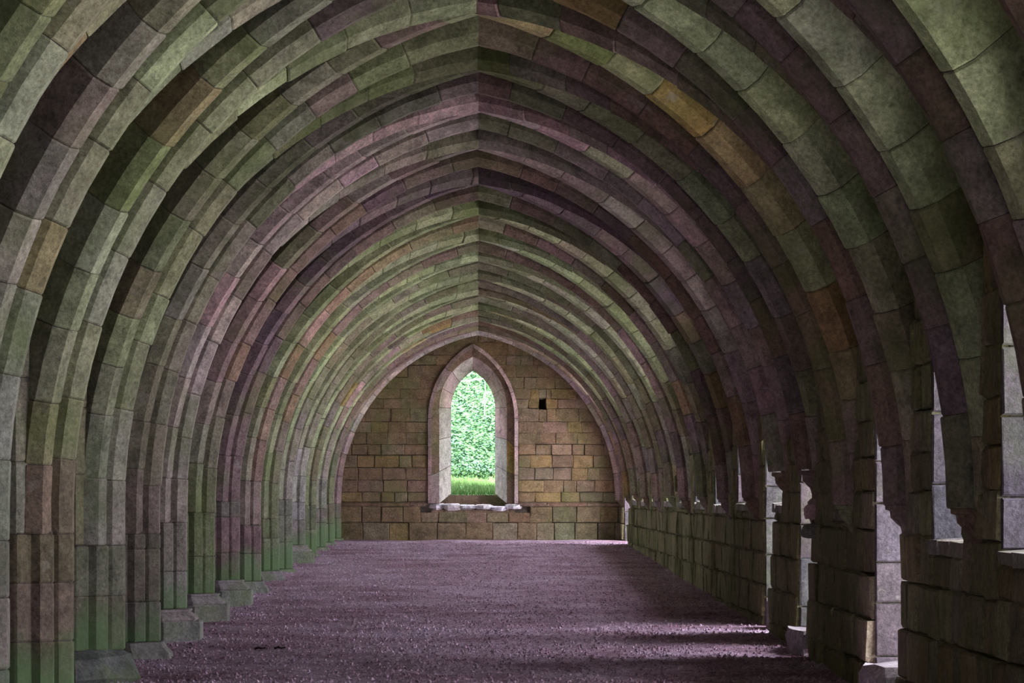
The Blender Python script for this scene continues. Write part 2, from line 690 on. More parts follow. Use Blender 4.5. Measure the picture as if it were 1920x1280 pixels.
for k in range(2, NK):
    cx, cy = -LW, YK[k]
    fz = floor_z(cy)
    root = empty('clustered_pier', (cx, cy, fz))
    tag(root, 'clustered pier, %s on the left from end wall, %s' % (nth(k), PIER_NOTE.get(k, 'near and dark')), 'pier', 'piers along the left side')
    poly = cluster(pier_dirs(k))
    wts = pw.get(k, dict(green=2, grey=3, mauve=2))
    zb = fz
    if k in (5,):
        v, f = rock((cx, cy, fz + 0.10), 1.12, 1.15, 0.42, 3, 11)
        obj('base_block', v, f, M_BASE, root, (0.16, 0.17, 0.16))
        zb = fz + 0.26
    elif k in (7, 8, 9, 13):
        oc = octagon(0.585)
        r0 = [ring_at(oc, cx, cy, z, 1, o) for z, o in ((fz - 0.02, 0.0), (fz + 0.185, 0.0), (fz + 0.20, -0.015))]
        obj('plinth', *rings(r0), M_BASE, root, jitter((0.24, 0.25, 0.22)))
        r1 = [ring_at(oc, cx, cy, z, 1, o) for z, o in ((fz + 0.19, -0.07), (fz + 0.212, -0.07), (fz + 0.214, -0.05), (fz + 0.24, -0.06), (fz + 0.275, -0.11), (fz + 0.30, -0.14), (fz + 0.302, -0.12), (fz + 0.32, -0.12), (fz + 0.325, -0.135))]
        obj('base_moulding', *rings(r1), M_BASE, root, jitter((0.27, 0.25, 0.25)))
        zb = fz + 0.325
    elif k in (6, 10, 11, 4, 3, 2):
        oc = octagon(0.5)
        r1 = [ring_at(oc, cx, cy, z, 1, o) for z, o in ((fz - 0.02, 0.05), (fz + 0.05, 0.03), (fz + 0.10, -0.02), (fz + 0.14, -0.045), (fz + 0.15, -0.045))]
        obj('base_moulding', *rings(r1), M_BASE, root, jitter((0.25, 0.24, 0.23)))
        zb = fz + 0.15
    else:
        oc = octagon(0.47)
        r1 = [ring_at(oc, cx, cy, z, 1, o) for z, o in ((fz - 0.02, 0.03), (fz + 0.04, 0.0), (fz + 0.05, -0.02))]
        obj('base_moulding', *rings(r1), M_BASE, root, jitter((0.2, 0.24, 0.17)))
        zb = fz + 0.05
    tone = PAL[pick(wts)]
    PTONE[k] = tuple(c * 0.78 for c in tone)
    # courses
    z = zb
    zt = PTOP[k]
    cuts = [z]
    while zt - cuts[-1] > 0.62:
        cuts.append(cuts[-1] + random.uniform(0.34, 0.5))
    cuts.append(zt)
    obj('mortar_core', *rings([ring_at(poly, cx, cy, zb, 1, -0.012), ring_at(poly, cx, cy, zt + 0.02, 1, -0.012)]), M_MORTAR, root)
    for a, b in zip(cuts, cuts[1:]):
        o = random.uniform(-0.004, 0.008)
        g = 0.004
        ox, oy = random.uniform(-.005, .005), random.uniform(-.005, .005)
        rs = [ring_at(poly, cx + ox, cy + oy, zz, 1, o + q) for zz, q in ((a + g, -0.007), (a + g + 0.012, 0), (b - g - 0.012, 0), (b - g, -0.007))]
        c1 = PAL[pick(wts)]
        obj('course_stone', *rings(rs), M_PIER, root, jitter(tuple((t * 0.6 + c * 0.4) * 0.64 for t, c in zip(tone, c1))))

# ------------------------------------------------------------------ right corbels
CORB = {3: (-0.10, 0.24), 4: (-0.09, 0.25), 5: (-0.10, 0.25), 6: (0.22, 0.27), 7: (0.22, 0.31), 17: (-0.15, 0.16)}
CTOP = {}
for k in range(NK):
    top, hh = CORB.get(k, (random.uniform(-0.12, 0.06), 0.27))
    CTOP[k] = CAMZ + top
    if k < 1: continue
    cx, cy = LW, YK[k]
    root = empty('rib_corbel', (cx - 0.2, cy, CTOP[k] - hh))
    nn = nth(k)
    tag(root, '%s stone corbel under the ribs on the right wall, %s from the end wall' % ('broken' if k == 6 else 'stepped', nn), 'corbel', 'corbels along the right wall')
    f, b = diag_angles(k)
    if k == KW:
        f = PI / 2.2
    poly = cluster([(PI, DT), (PI * 0.75, DD), (PI * 1.25, DD), (0, 0.2)])
    zt = CTOP[k]
    col = jitter(PAL[pick(dict(brown=3, mauve=3, green=1.5, purple=1))])
    steps = [(1.0, 0.0), (1.0, 0.12), (0.92, 0.16), (0.9, 0.38), (0.8, 0.55), (0.74, 0.62), (0.70, 0.85), (0.62, 1.0)]
    up = [ring_at(poly, cx, cy, zt - hh * t, s * 0.96, 0.0) for s, t in steps[:4]][::-1]
    lo_ = [ring_at(poly, cx, cy, zt - hh * t, s * 0.95, 0.0) for s, t in steps[3:]][::-1]
    obj('corbel_bracket', *rings(up), M_STONE, root, col)
    obj('corbel_foot', *rings(lo_), M_STONE, root, jitter(col))
    if k == 6:
        for i in range(5):
            v, f2 = rock((cx - 0.26 + random.uniform(-.04, .08), cy + random.uniform(-.1, .2), zt - hh - 0.06 - 0.06 * i), 0.2, 0.2, 0.14, 60 + i)
            obj('broken_stone', v, f2, M_STONE, root, jitter(PAL[pick(dict(pink=2, brown=2, grey=1))]))

# ------------------------------------------------------------------ transverse ribs
T_NOTE = {1: 'near, only its haunches in view', 2: 'cut off by the upper corners', 3: 'green left, mauve right', 4: 'green grey left, mauve right', 5: 'green left, mauve brown right',
          6: 'green left, mauve right', 7: 'pink stones at the crown', 8: 'brown and mauve', 9: 'dark brown', 10: 'mauve and pink', 11: 'mauve and brown', 12: 'green and brown',
          13: 'green and brown', 14: 'green grey and brown', 15: 'green and mauve', 16: 'dark brown and mauve', 17: 'slim pale rib framing the window wall'}
for k in range(1, NK):
    y = YK[k]
    root = empty('transverse_arch', (0, y, crown_z(y)))
    tag(root, 'transverse stone arch rib, %s from the end wall, %s' % (nth(k), T_NOTE[k]), 'arch', 'transverse arch ribs')
    core = MB()
    for side in (-1, 1):
        xs0 = side * (LW - DT)
        pts = half_path((xs0, y), (0, y), X0, PTOP[k] if side < 0 else CTOP[k], side)
        rib_half(root, pts, arch_palette(k, side, 't'), M_STONE, other=arch_palette(k, -side), foot=PTONE.get(k) if side < 0 else None, low=(LOWP if side > 0 else None))
        core_half(core, pts)
    core.build('mortar_core', M_MORTAR, root)

# ------------------------------------------------------------------ diagonal ribs
for k in range(0, KW):
    ya, yb = YK[k], YK[k + 1]
    L = math.hypot(2 * LW, yb - ya)
    ux, uy = 2 * LW / L, (yb - ya) / L
    for d in (0, 1):
        if k == 0: continue
        # d=0: left pier k to right corbel k+1 ; d=1: left pier k+1 to right corbel k
        y0, y1, sy = (ya, yb, 1) if d == 0 else (yb, ya, -1)
        q = DD * math.sqrt(0.5)
        P0 = (-LW + q, y0 + sy * q)
        P1 = (LW - q, y1 - sy * q)
        Cn = (0, (ya + yb) / 2)
        root = empty('diagonal_rib', (0, Cn[1], crown_z(Cn[1])))
        la, lb = (nth(k), nth(k + 1)) if d == 0 else (nth(k + 1), nth(k))
        tag(root, 'diagonal rib from %s left pier to %s right corbel, counting from the end wall' % (la, lb), 'rib', 'diagonal vault ribs')
        core = MB()
        kk = k + 1 if d == 0 else k
        kl = k if d == 0 else k + 1
        for side, P in ((-1, P0), (1, P1)):
            pts = half_path(P, Cn, X0, PTOP[kl] if side < 0 else CTOP[kk], side)
            rib_half(root, pts, arch_palette(k, side, 'w' if d == 0 else 'd'), M_STONE, other=arch_palette(k, -side), foot=PTONE.get(kl) if side < 0 else None, low=(LOWP if side > 0 else None))
            core_half(core, pts)
        core.build('mortar_core', M_MORTAR, root)

# ------------------------------------------------------------------ arcade arches along the left piers
for k in range(1, KW):
    ya, yb = YK[k], YK[k + 1]
    ym = (ya + yb) / 2
    root = empty('arcade_arch', (-LW, ym, crown_z(ym)))
    tag(root, 'arcade arch between %s and %s left piers, counting from the end wall' % (nth(k), nth(k + 1)), 'arch', 'arcade arches along the left side')
    core = MB()
    for sd, y0, kl in ((1, ya, k), (-1, yb, k + 1)):
        pts = half_path((-LW, y0 + sd * DL), (-LW, ym), X0, PTOP[kl], -1, 26)
        rib_half(root, pts, dict(green=2, brown=3, grey=2, mauve=2), M_STONE, lo=0.5, hi=0.7)
        core_half(core, pts)
    core.build('mortar_core', M_MORTAR, root)

# ribs of the second aisle beyond the left piers (hardly seen): part of the ceiling
mb = MB()
for k in range(2, NK):
    y = YK[k]
    for side in (-1, 1):
        core_half(mb, half_path((-2 * LW + side * (LW - DT), y), (-2 * LW, y), X0, ZS, side, 16))
    if k < KW:
        for P in ((-LW, YK[k], 1), (-LW, YK[k + 1], -1)):
            L = math.hypot(LW * 2, YK[k + 1] - YK[k])
            ux, uy = 2 * LW / L, (YK[k + 1] - YK[k]) / L
            core_half(mb, half_path((P[0] - DD * ux, P[1] + P[2] * DD * uy), (-2 * LW, (YK[k] + YK[k + 1]) / 2), X0, ZS, -1, 16))
mb.build('aisle_rib', M_MORTAR, ceil)

# rubble stones showing in the near vault cells
cnt = 0
for k in (0, 1, 2, 3, 4):
    for side in (-1, 1):
        a, b = YK[k], YK[k + 1]
        for i in range(34):
            if cnt >= 295: break
            z_try = random.uniform(1.9, 3.1)
            x = side * z_try
            y = random.uniform(a + 0.3, b - 0.3)
            if abs(x) > LW * abs(y - (a + b) / 2) / ((b - a) / 2) + 2.2: continue
            z = web_z(x, y)
            e = 0.05
            nx = Vector((e, 0, web_z(x + e, y) - z)).cross(Vector((0, e, web_z(x, y + e) - z))).normalized()
            if nx.z > 0: nx = -nx
            u = Vector((0, 1, 0)).cross(nx).normalized()
            w = nx.cross(u)
            v, f = hewn(Vector((x, y, z)) - nx * 0.06, w, u, nx, random.uniform(0.2, 0.42), random.uniform(0.08, 0.16), random.uniform(0.11, 0.18), 0.025, 0.018)
            obj('rubble_stone', v, f, M_WALL, ceil, jitter(PAL[pick(dict(brown=4, grey=2, mauve=2, ochre=0.5, pink=0.7))], 0.3))
            cnt += 1

# ------------------------------------------------------------------ right wall
wall_r = empty('wall_right', (XR, 40, 0))
tag(wall_r, 'thick rough stone wall on the right pierced by doors and windows', kind='structure')
mb = MB()
BX = XR + 0.05     # backing face, the stones stand in front of it
edges = [-7.5]
ops = sorted(OPEN)
prev = -7.5
HEAD = 6.4
for (a, b, s, h) in ops:
    if a > prev + 0.01:
        mb.box(BX, XRO, prev, a, floor_z(prev) - 0.3, HEAD)
    zl = floor_z(a) if s is None else CAMZ + s
    zh = CAMZ + h
    mb.box(BX, XRO, a, b, floor_z(a) - 0.3, zl - (0.02 if s is None else 0.09))
    mb.box(BX, XRO, a, b, zh, HEAD)
    # pointed head: two wedges
    m, sp = (a + b) / 2, zh - 0.62
    for (e, sg) in ((a, 1), (b, -1)):
        pr = [(e, sp), (e + sg * 0.10 * (b - a), sp + 0.26), (e + sg * 0.28 * (b - a), sp + 0.47), (m, zh), (m, zh + .02), (e, zh + 0.02)]
        if sg < 0: pr = pr[::-1]
        mb.add(*rings([[(BX, p, q) for p, q in pr], [(XRO, p, q) for p, q in pr]]))
    prev = b
mb.box(BX, XRO, prev, YEND + 1.2, floor_z(prev) - 0.3, HEAD)
mb.build('backing', M_MORTAR, wall_r)


def in_open(y, z, pad=0.0):
    for (a, b, s, h) in OPEN:
        if a - pad < y < b + pad:
            zl = -1 if s is None else CAMZ + s
            m = abs(y - (a + b) / 2) / ((b - a) / 2)
            zh = CAMZ + h - 0.62 * m ** 1.7
            if zl < z < zh: return True
    return False


def wall_spans(y0, y1, z0, z1):
    """split [y0,y1] by the openings crossing the course z0..z1"""
    sp = [(y0, y1)]
    zm = (z0 + z1) / 2
    for (a, b, s, h) in OPEN:
        zl = -1 if s is None else CAMZ + s - 0.01
        if z1 <= zl + 0.02 or z0 >= CAMZ + h - 0.05: continue
        aa, bb = a, b
        if zm > CAMZ + h - 0.6:
            q = max(0, 1 - (zm - (CAMZ + h - 0.6)) / 0.6)
            m = (a + b) / 2
            aa, bb = m - (m - a) * q ** .5, m + (b - m) * q ** .5
        n = []
        for (p, q) in sp:
            if q <= aa or p >= bb: n.append((p, q))
            else:
                if aa - p > 0.08: n.append((p, aa))
                if q - bb > 0.08: n.append((bb, q))
        sp = n
    return sp


stones = []
z = -0.05
row = 0
zc = []
while z < 4.6:
    h = random.uniform(0.27, 0.38)
    zc.append((z, z + h)); z += h
WP = dict(moss=3, brown=3, green=3, mauve=1.2, grey=1.0, ochre=0.4)
for (z0, z1) in zc:
    for (p, q) in wall_spans(14.0, YEND, z0, z1):
        y = p
        while y < q - 0.02:
            l = min(random.uniform(0.4, 0.8), q - y)
            if q - y - l < 0.2: l = q - y
            ym = y + l / 2
            if z1 > floor_z(ym) + 0.02:
                stones.append((y, y + l, max(z0, floor_z(ym) - 0.05), z1))
            y += l
    for (a, b, s_, h_) in OPEN:          # short stones filling up to a sill
        if s_ is None or b < 14: continue
        zl = CAMZ + s_
        if z0 < zl - 0.11 and z1 > zl + 0.02:
            for q in range(3):
                stones.append((a + (b - a) * q / 3, a + (b - a) * (q + 1) / 3, max(z0, floor_z(a)), zl - 0.085))


def wall_stone(y0, y1, z0, z1):
    ym, zm = (y0 + y1) / 2, (z0 + z1) / 2
    pr = 0.055 + random.uniform(-0.012, 0.02)
    hgt = zm - floor_z(ym)
    tilt = 0
    if hgt < 0.55: pr += 0.04 + random.uniform(0, 0.03)
    elif hgt < 0.85: pr += 0.02 + random.uniform(-0.01, 0.02)
    else: pr += random.uniform(0, 0.02)
    return hewn((BX + 0.01, ym, zm), (0, 1, 0), (0, 0, 1), (-1, 0, 0), y1 - y0 - 0.008, z1 - z0 - 0.007, pr + 0.01, 0.02, 0.013)


stones.sort(key=lambda t: t[0] + (4 if t[2] > 3.1 else 0))
rest = MB()
for i, s in enumerate(stones):
    v, f = wall_stone(*s)
    if i < 290:
        obj('stone', v, f, M_WALL, wall_r, jitter(tuple(p * 0.3 + q * 0.7 for p, q in zip(PAL[pick(WP)], (0.25, 0.235, 0.125))), 0.2))
    else:
        rest.add(v, f)
o = rest.build('far_stonework', M_WALL, wall_r, (0.25, 0.235, 0.125))
tag(o, kind='stuff')

# jambs, sills and steps of the openings
JAMB = dict(grey=4, mauve=1.2, brown=0.5, pink=0.5)
nwin = 0
for (a, b, s, h) in OPEN:
    if b < 14: continue
    nwin += 1
    zl = floor_z(a) if s is None else CAMZ + s
    root = empty('window_%d' % (nwin + 1) if s is not None else 'door_%d' % nwin, (XR, (a + b) / 2, zl))
    tag(root, ('open pointed window in the right wall' if s is not None else 'open doorway in the right wall') + ' at about %d metres' % round(b), kind='structure')
    root['label'] = 'stone jambs and sill of an open %s in the right wall, %s counted from the near side' % ('window' if s is not None else 'doorway', ORD[nwin - 1])
    # quoins of the far jamb, facing the camera
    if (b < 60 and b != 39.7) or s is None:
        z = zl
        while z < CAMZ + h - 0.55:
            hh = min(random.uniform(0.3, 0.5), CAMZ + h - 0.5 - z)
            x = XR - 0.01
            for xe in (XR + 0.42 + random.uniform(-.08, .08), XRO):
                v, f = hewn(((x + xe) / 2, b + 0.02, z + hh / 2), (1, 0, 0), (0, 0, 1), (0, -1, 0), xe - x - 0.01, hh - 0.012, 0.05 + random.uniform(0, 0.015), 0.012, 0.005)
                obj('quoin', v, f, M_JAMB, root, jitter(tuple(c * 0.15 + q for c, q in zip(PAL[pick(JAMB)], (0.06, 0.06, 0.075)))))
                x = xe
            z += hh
    if s is not None:
        # sloping sill slab, broken into pieces
        y = a
        while y < b - 0.05:
            l = min(random.uniform(0.4, 0.7), b - y)
            r0 = [(XR - 0.03, y + .006, zl - 0.085), (XRO, y + .006, zl + 0.02), (XRO, y + .006, zl + 0.12), (XR - 0.03, y + .006, zl + random.uniform(-.01, .02))]
            r1 = [(p[0] + random.uniform(-.02, .02), y + l - .006, p[2] + random.uniform(-.012, .012)) for p in r0]
            obj('sill_slab', *rings([r0, r1]), M_WALL, root, jitter(PAL[pick(dict(pale=3, grey=2))]))
            y += l

# unseen outer ground on the right, made pale to bounce light in
og = grid_mesh('ground', [XRO, 8, 16, 60], [-40, 0, 40, 90, 140], lambda x, y: floor_z(max(-7, min(81, y))) - 0.02 - (x - XRO) * 0.01, leaf_mat('bounce_ground', (0.50, 0.47, 0.46), (0.62, 0.58, 0.60), 0.4))
tag(og, kind='structure', label='unseen ground outside the right wall, made pale to bounce light in')

og2 = grid_mesh('ground', [-60, -20, -12, -11.2], [-40, 0, 40, 90, 140], lambda x, y: floor_z(max(-7, min(81, y))) - 0.02, bpy.data.materials['bounce_ground'])  # same pale ground on the left, unseen, bounces light inside
tag(og2, kind='structure', label='unseen ground outside the left wall, made pale to bounce light in')

# ------------------------------------------------------------------ left outer wall, back wall
wl = MB()
prev = -7.5
for (a, b, lo, hi) in LOPEN:
    wl.box(-11.2, -10.35, prev, a, -0.5, 6.4)
    wl.box(-11.2, -10.35, a, b, -0.5, CAMZ + lo)
    wl.box(-11.2, -10.35, a, b, CAMZ + hi, 6.4)
    prev = b
wl.box(-11.2, -10.35, prev, YEND + 1.2, -0.5, 6.4)
o = wl.build('wall_left', M_WEB)
tag(o, 'far wall of the second aisle', kind='structure')
wb = MB()
wb.box(-11.2, -1.3, -8.1, -7.4, -0.5, 6.6)
wb.box(1.3, XRO, -8.1, -7.4, -0.5, 6.6)
wb.box(-1.3, 1.3, -8.1, -7.4, 3.4, 6.6)
o = wb.build('wall_back', M_WEB)
tag(o, 'wall behind the camera with an opening added to let in light', kind='structure')
portal('window_portal', (0, -8.15, 1.7), (PI / 2, 0, 0), 2.6, 3.4)  # opening behind the camera is added for frontal light

# ------------------------------------------------------------------ end wall with the lancet window
wall_e = empty('wall_end', (0, YEND, floor_z(YEND)))
tag(wall_e, 'brown coursed stone wall closing the far end', kind='structure')
FY = YEND            # stone face
BK = YEND + 0.06     # backing face
WCX = -0.118
rel = lambda z: CAMZ + z


def lancet(hw, spring, apex, bottom, n=10):
    """outline from bottom left over the apex to bottom right, z relative to the camera"""
    rise = apex - spring
    c = (rise * rise - hw * hw) / (2 * hw)
    R = hw + c
    a1 = math.acos(c / R)
    L = [(-hw, bottom), (-hw, (bottom + spring) * 0.33 + bottom * 0.0), (-hw, (bottom + spring) * 0.66)]
    L[1] = (-hw, bottom + (spring - bottom) / 3); L[2] = (-hw, bottom + 2 * (spring - bottom) / 3)
    for i in range(n + 1):
        a = a1 * i / n
        L.append((-(R * math.cos(a) - c), spring + R * math.sin(a)))
    Rt = [(-x, z) for x, z in L[:-1]][::-1]
    return [(WCX + x, rel(z)) for x, z in L + Rt]


def inside_lancet(x, z, hw, spring, apex, bottom):
    x -= WCX; z -= CAMZ
    if z < bottom or z > apex or abs(x) > hw: return False
    if z <= spring: return True
    rise = apex - spring
    c = (rise * rise - hw * hw) / (2 * hw)
    R = hw + c
    return math.hypot(abs(x) + c, z - spring) < R


def lancet_halfwidth(z, hw, spring, apex, bottom):
    z -= CAMZ
    if z < bottom or z > apex: return 0
    if z <= spring: return hw
    rise = apex - spring
    c = (rise * rise - hw * hw) / (2 * hw)
    R = hw + c
    return max(0, math.sqrt(max(0, R * R - (z - spring) ** 2)) - c)


HOOD_O = (0.995, 1.65, 3.31, -0.22)
HOOD_I = (0.915, 1.66, 3.215, -0.22)
SUR_O = (0.745, 1.90, 3.02, -0.22)
OPN = (0.49, 1.90, 2.74, -0.01)
HOLE = (1.33, 1.50, 1.85, 2.10)      # put-log hole x0 x1 z0 z1 (z relative to camera)

mb = MB()
cs = 0.075
nx, nz = int(7.4 / cs), int(6.2 / cs)
bxs = [-3.7 + cs * i for i in range(nx + 1)]
bzs = [floor_z(YEND) - 0.2 + cs * i for i in range(nz + 1)]
for i in range(nx):
    for j in range(nz):
        xm, zm = bxs[i] + cs / 2, bzs[j] + cs / 2
        if inside_lancet(xm, zm, 0.80, 1.85, 3.08, -0.3): continue
        if HOLE[0] < xm < HOLE[1] and rel(HOLE[2]) < zm < rel(HOLE[3]): continue
        x0, x1, z0, z1 = bxs[i], bxs[i + 1], bzs[j], bzs[j + 1]
        mb.add([(x0, BK, z0), (x1, BK, z0), (x1, BK, z1), (x0, BK, z1)], [(0, 1, 2, 3)])
x0, x1, z0, z1 = HOLE[0] - .05, HOLE[1] + .05, rel(HOLE[2]) - .05, rel(HOLE[3]) + .05
mb.add([(x0, BK, z0), (x1, BK, z0), (x1, BK, z1), (x0, BK, z1), (x0, BK + .6, z0), (x1, BK + .6, z0), (x1, BK + .6, z1), (x0, BK + .6, z1)],
       [(0, 1, 5, 4), (1, 2, 6, 5), (2, 3, 7, 6), (3, 0, 4, 7), (4, 5, 6, 7)])
# outer leaf of the wall (leaves the window open)
for (a, b, c, d) in ((-11.2, WCX - 0.8, -0.5, 6.8), (WCX + 0.8, XRO, -0.5, 6.8), (WCX - 0.8, WCX + 0.8, rel(3.05), 6.8), (WCX - 0.8, WCX + 0.8, -0.5, rel(-0.45))):
    mb.box(a, b, YEND + 0.75, YEND + 1.0, c, d)
mb.box(-11.2, -3.6, YEND - 0.0, YEND + 0.6, -0.5, 6.8)
mb.box(3.6, XRO, YEND - 0.0, YEND + 0.6, -0.5, 6.8)
mb.build('backing', M_MORTAR, wall_e)

EP = dict(brown=5, ochre=1.2, mauve=1.2, green=0.6, grey=0.8)


def end_stone(x0, x1, z0, z1, rows=1, pro=0.0, xa=None):
    xm, zm = (x0 + x1) / 2, (z0 + z1) / 2
    v, f = hewn((xm, BK + 0.005, zm), (1, 0, 0), (0, 0, 1), (0, -1, 0), x1 - x0 - (0.003 if zm > rel(1.0) else 0.010), z1 - z0 - (0.003 if zm > rel(1.0) else 0.010), 0.065 + pro + random.uniform(-0.008, 0.014), (0.008 if zm > rel(1.0) else 0.013), 0.009)
    if xa:       # slanted ends against the hood
        n = []
        for p in v:
            t = (p.z - z0) / (z1 - z0)
            q = (p.x - x0) / (x1 - x0)
            l = xa[0] + (xa[1] - xa[0]) * t
            r = xa[2] + (xa[3] - xa[2]) * t
            n.append(Vector((l + (r - l) * q, p.y, p.z)))
        v = n
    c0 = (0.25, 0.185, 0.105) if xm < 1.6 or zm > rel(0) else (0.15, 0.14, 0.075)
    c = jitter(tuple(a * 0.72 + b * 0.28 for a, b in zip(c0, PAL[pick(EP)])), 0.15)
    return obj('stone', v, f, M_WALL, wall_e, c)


fzE = floor_z(YEND)
# two tall courses under the string course
for (z0, z1) in ((fzE - 0.03, rel(-0.64)), (rel(-0.64), rel(-0.285))):
    x = -3.15
    while x < 3.15:
        l = random.uniform(0.38, 0.66)
        top = z1
        if z1 > rel(-0.5) and x + l > -1.1 and x < 0.9: top = rel(-0.42)
        end_stone(x, min(x + l, 3.2), z0, top, pro=0.02)
        x += l
# string course, left and right of the window
for (xa, xb) in ((-3.2, -1.12), (0.86, 3.2)):
    x = xa
    while x < xb - 0.02:
        l = min(random.uniform(0.6, 0.95), xb - x)
        if xb - x - l < 0.25: l = xb - x
        prof = [(0.05, -0.285), (-0.03, -0.285), (-0.05, -0.25), (-0.05, -0.225), (0.0, -0.19), (0.05, -0.19)]
        obj('string_course_stone', *rings([[(x + .006, YEND + p, rel(q)) for p, q in prof], [(x + l - .006, YEND + p, rel(q)) for p, q in prof]]), M_WALL, wall_e, jitter(PAL['brown']))
        x += l
# courses above
z = rel(-0.19)
while z < rel(3.75):
    h = random.uniform(0.21, 0.30)
    zt = z + h
    lim = 3.15
    hz0, hz1 = lancet_halfwidth(z, *HOOD_O), lancet_halfwidth(zt, *HOOD_O)
    half = X0 * 1.02
    if z > rel(1.0):
        q = (z - ZS) / (crown_z(YEND) - ZS)
        half = min(half, math.sqrt(max(0, 1 - min(1, q * 0.95) ** 2)) * RR - CC + 0.35)
        half = max(half, 0.6)
    for sgn in (-1, 1):
        hz = max(hz0, hz1)
        x = (WCX if hz > 0 else 0) + sgn * 0.0
        if hz > 0:
            start = WCX + sgn * min(hz0, hz1 if hz1 > 0 else hz0)
        else:
            start = 0.0
        x = start
        first = True
        while abs(x) < half:
            l = random.uniform(0.26, 0.58)
            xn = x + sgn * l
            a, b = (x, xn) if sgn > 0 else (xn, x)
            xa = None
            if first and hz > 0:
                e0, e1 = WCX + sgn * hz0, WCX + sgn * hz1
                if abs(xn - e0) < 0.12:
                    xn = e0 + sgn * 0.2; a, b = (x, xn) if sgn > 0 else (xn, x)
                xa = (e0, e1, b, b) if sgn > 0 else (a, a, e0, e1)
            first = False
            if not (b > HOLE[0] and a < HOLE[1] and zt > rel(HOLE[2]) and z < rel(HOLE[3])):
                end_stone(a, b, z, zt, xa=xa)
            else:
                if a < HOLE[0] - 0.06: end_stone(a, HOLE[0], z, zt)
                if b > HOLE[1] + 0.06: end_stone(HOLE[1], b, z, zt)
                if z < rel(HOLE[2]) - .03: end_stone(HOLE[0], HOLE[1], z, rel(HOLE[2]))
                if zt > rel(HOLE[3]) + .03: end_stone(HOLE[0], HOLE[1], rel(HOLE[3]), zt)
            x = xn
    z = zt

v, f = hewn((WCX, BK + 0.005, rel(3.32)), (1, 0, 0), (0, 0, 1), (0, -1, 0), 0.5, 0.34, 0.05, 0.014, 0.005)
obj('stone', v, f, M_WALL, wall_e, (0.29, 0.215, 0.12))

# window
win = empty('window_1', (WCX, YEND, rel(-0.22)))
tag(win, 'pointed lancet window in the far end wall, stone surround, looking out on greenery', kind='structure')


def band(name, A, ya, B, yb, th, cuts, mat, colf, parent=win):
    """stones between outline A (depth ya) and outline B (depth yb); th = how far each stone reaches back"""
    oa, ob = lancet(*A), lancet(*B)
    n = len(oa)
    for i0, i1 in zip(cuts, cuts[1:]):
        rs = []
        for i in range(i0, i1 + 1):
            (xa, za), (xb, zb) = oa[i], ob[i]
            if i == i0 or i == i1:     # joint: pull back a little along the outline
                j = i + (1 if i == i0 else -1)
                g = 0.006
                da = math.hypot(oa[j][0] - xa, oa[j][1] - za) or 1
                db = math.hypot(ob[j][0] - xb, ob[j][1] - zb) or 1
                xa += (oa[j][0] - xa) / da * g; za += (oa[j][1] - za) / da * g
                xb += (ob[j][0] - xb) / db * g; zb += (ob[j][1] - zb) / db * g
            rs.append([(xa, ya, za), (xb, yb, zb), (xb, yb + th, zb), (xa, ya + th, za)])
        obj(name, *rings(rs), mat, parent, colf())


n_out = len(lancet(*OPN))
half_n = (n_out - 1) // 2
cutsA = [0, 1, 2, 3, 6, 9, half_n, n_out - 1 - 9, n_out - 1 - 6, n_out - 4, n_out - 3, n_out - 2, n_out - 1]
band('hood_mould', HOOD_O, YEND - 0.03, HOOD_I, YEND - 0.045, 0.14, cutsA, M_WALL, lambda: jitter((0.60, 0.45, 0.45), 0.1))  # paler colour stands in for light caught by the hood's chamfer
band('order_stone', HOOD_I, YEND + 0.0, SUR_O, YEND + 0.05, 0.14, cutsA, M_WALL, lambda: jitter(PAL[pick(dict(brown=4, mauve=1, ochre=1))]))
band('splay_stone', SUR_O, YEND + 0.05, OPN, YEND + 0.62, 0.15, cutsA, M_WALL, lambda: jitter(PAL[pick(dict(pale=2, pink=3))]))
band('outer_reveal', OPN, YEND + 0.62, OPN[:1] + OPN[1:], YEND + 1.02, 0.02, [0, half_n, n_out - 1], M_WALL, lambda: jitter(PAL['brown']))
# solid outer ring behind the reveal
oA, oB = lancet(*OPN), lancet(0.9, 1.9, 3.2, -0.45)
rs = [[(oA[i][0], YEND + 0.62, oA[i][1]), (oB[i][0], YEND + 0.62, oB[i][1]), (oB[i][0], YEND + 1.02, oB[i][1]), (oA[i][0], YEND + 1.02, oA[i][1])] for i in range(n_out)]
obj('outer_surround', *rings(rs), M_WALL, win, PAL['brown'])
# sill block and riser
mb = MB()
mb.box(WCX - 0.75, WCX + 0.75, YEND + 0.5, YEND + 1.02, rel(-0.5), rel(-0.03))
mb.box(WCX - 0.92, WCX + 0.92, YEND + 0.02, YEND + 0.5, rel(-0.6), rel(-0.36))
mb.build('sill', M_WALL, win, None).color = (*PAL['brown'], 1)
for i in range(6):
    x = WCX - 0.80 + i * 0.34
    v, f = rock((x, YEND + 0.1 + random.uniform(0, 0.12), rel(-0.31 + random.uniform(-.02, .03))), random.uniform(0.36, 0.5), 0.45, random.uniform(0.10, 0.17), 20 + i, 8)
    obj('broken_sill_stone', v, f, M_WALL, win, jitter((0.80, 0.74, 0.80), 0.06))  # pale lavender paints in the window light on these stones

# ------------------------------------------------------------------ hillside outside the lancet
def hill_z(x, y):
    d = max(0, y - 85.0)
    base = rel(-0.06) + 0.02 * (y - YEND)
    nz_ = min(1, max(0, y - 82.6) / 3)
    if y < 82.6: base -= 0.5 * (82.6 - y)
    return base + 0.09 * max(0, min(y, 86.0) - 83.4) + 0.62 * max(0, d - 1.0) + nz_ * 0.12 * math.sin(1.3 * x + 0.7 * y) + 0.08 * math.sin(3.1 * x - 1.9 * y) * min(1, d)


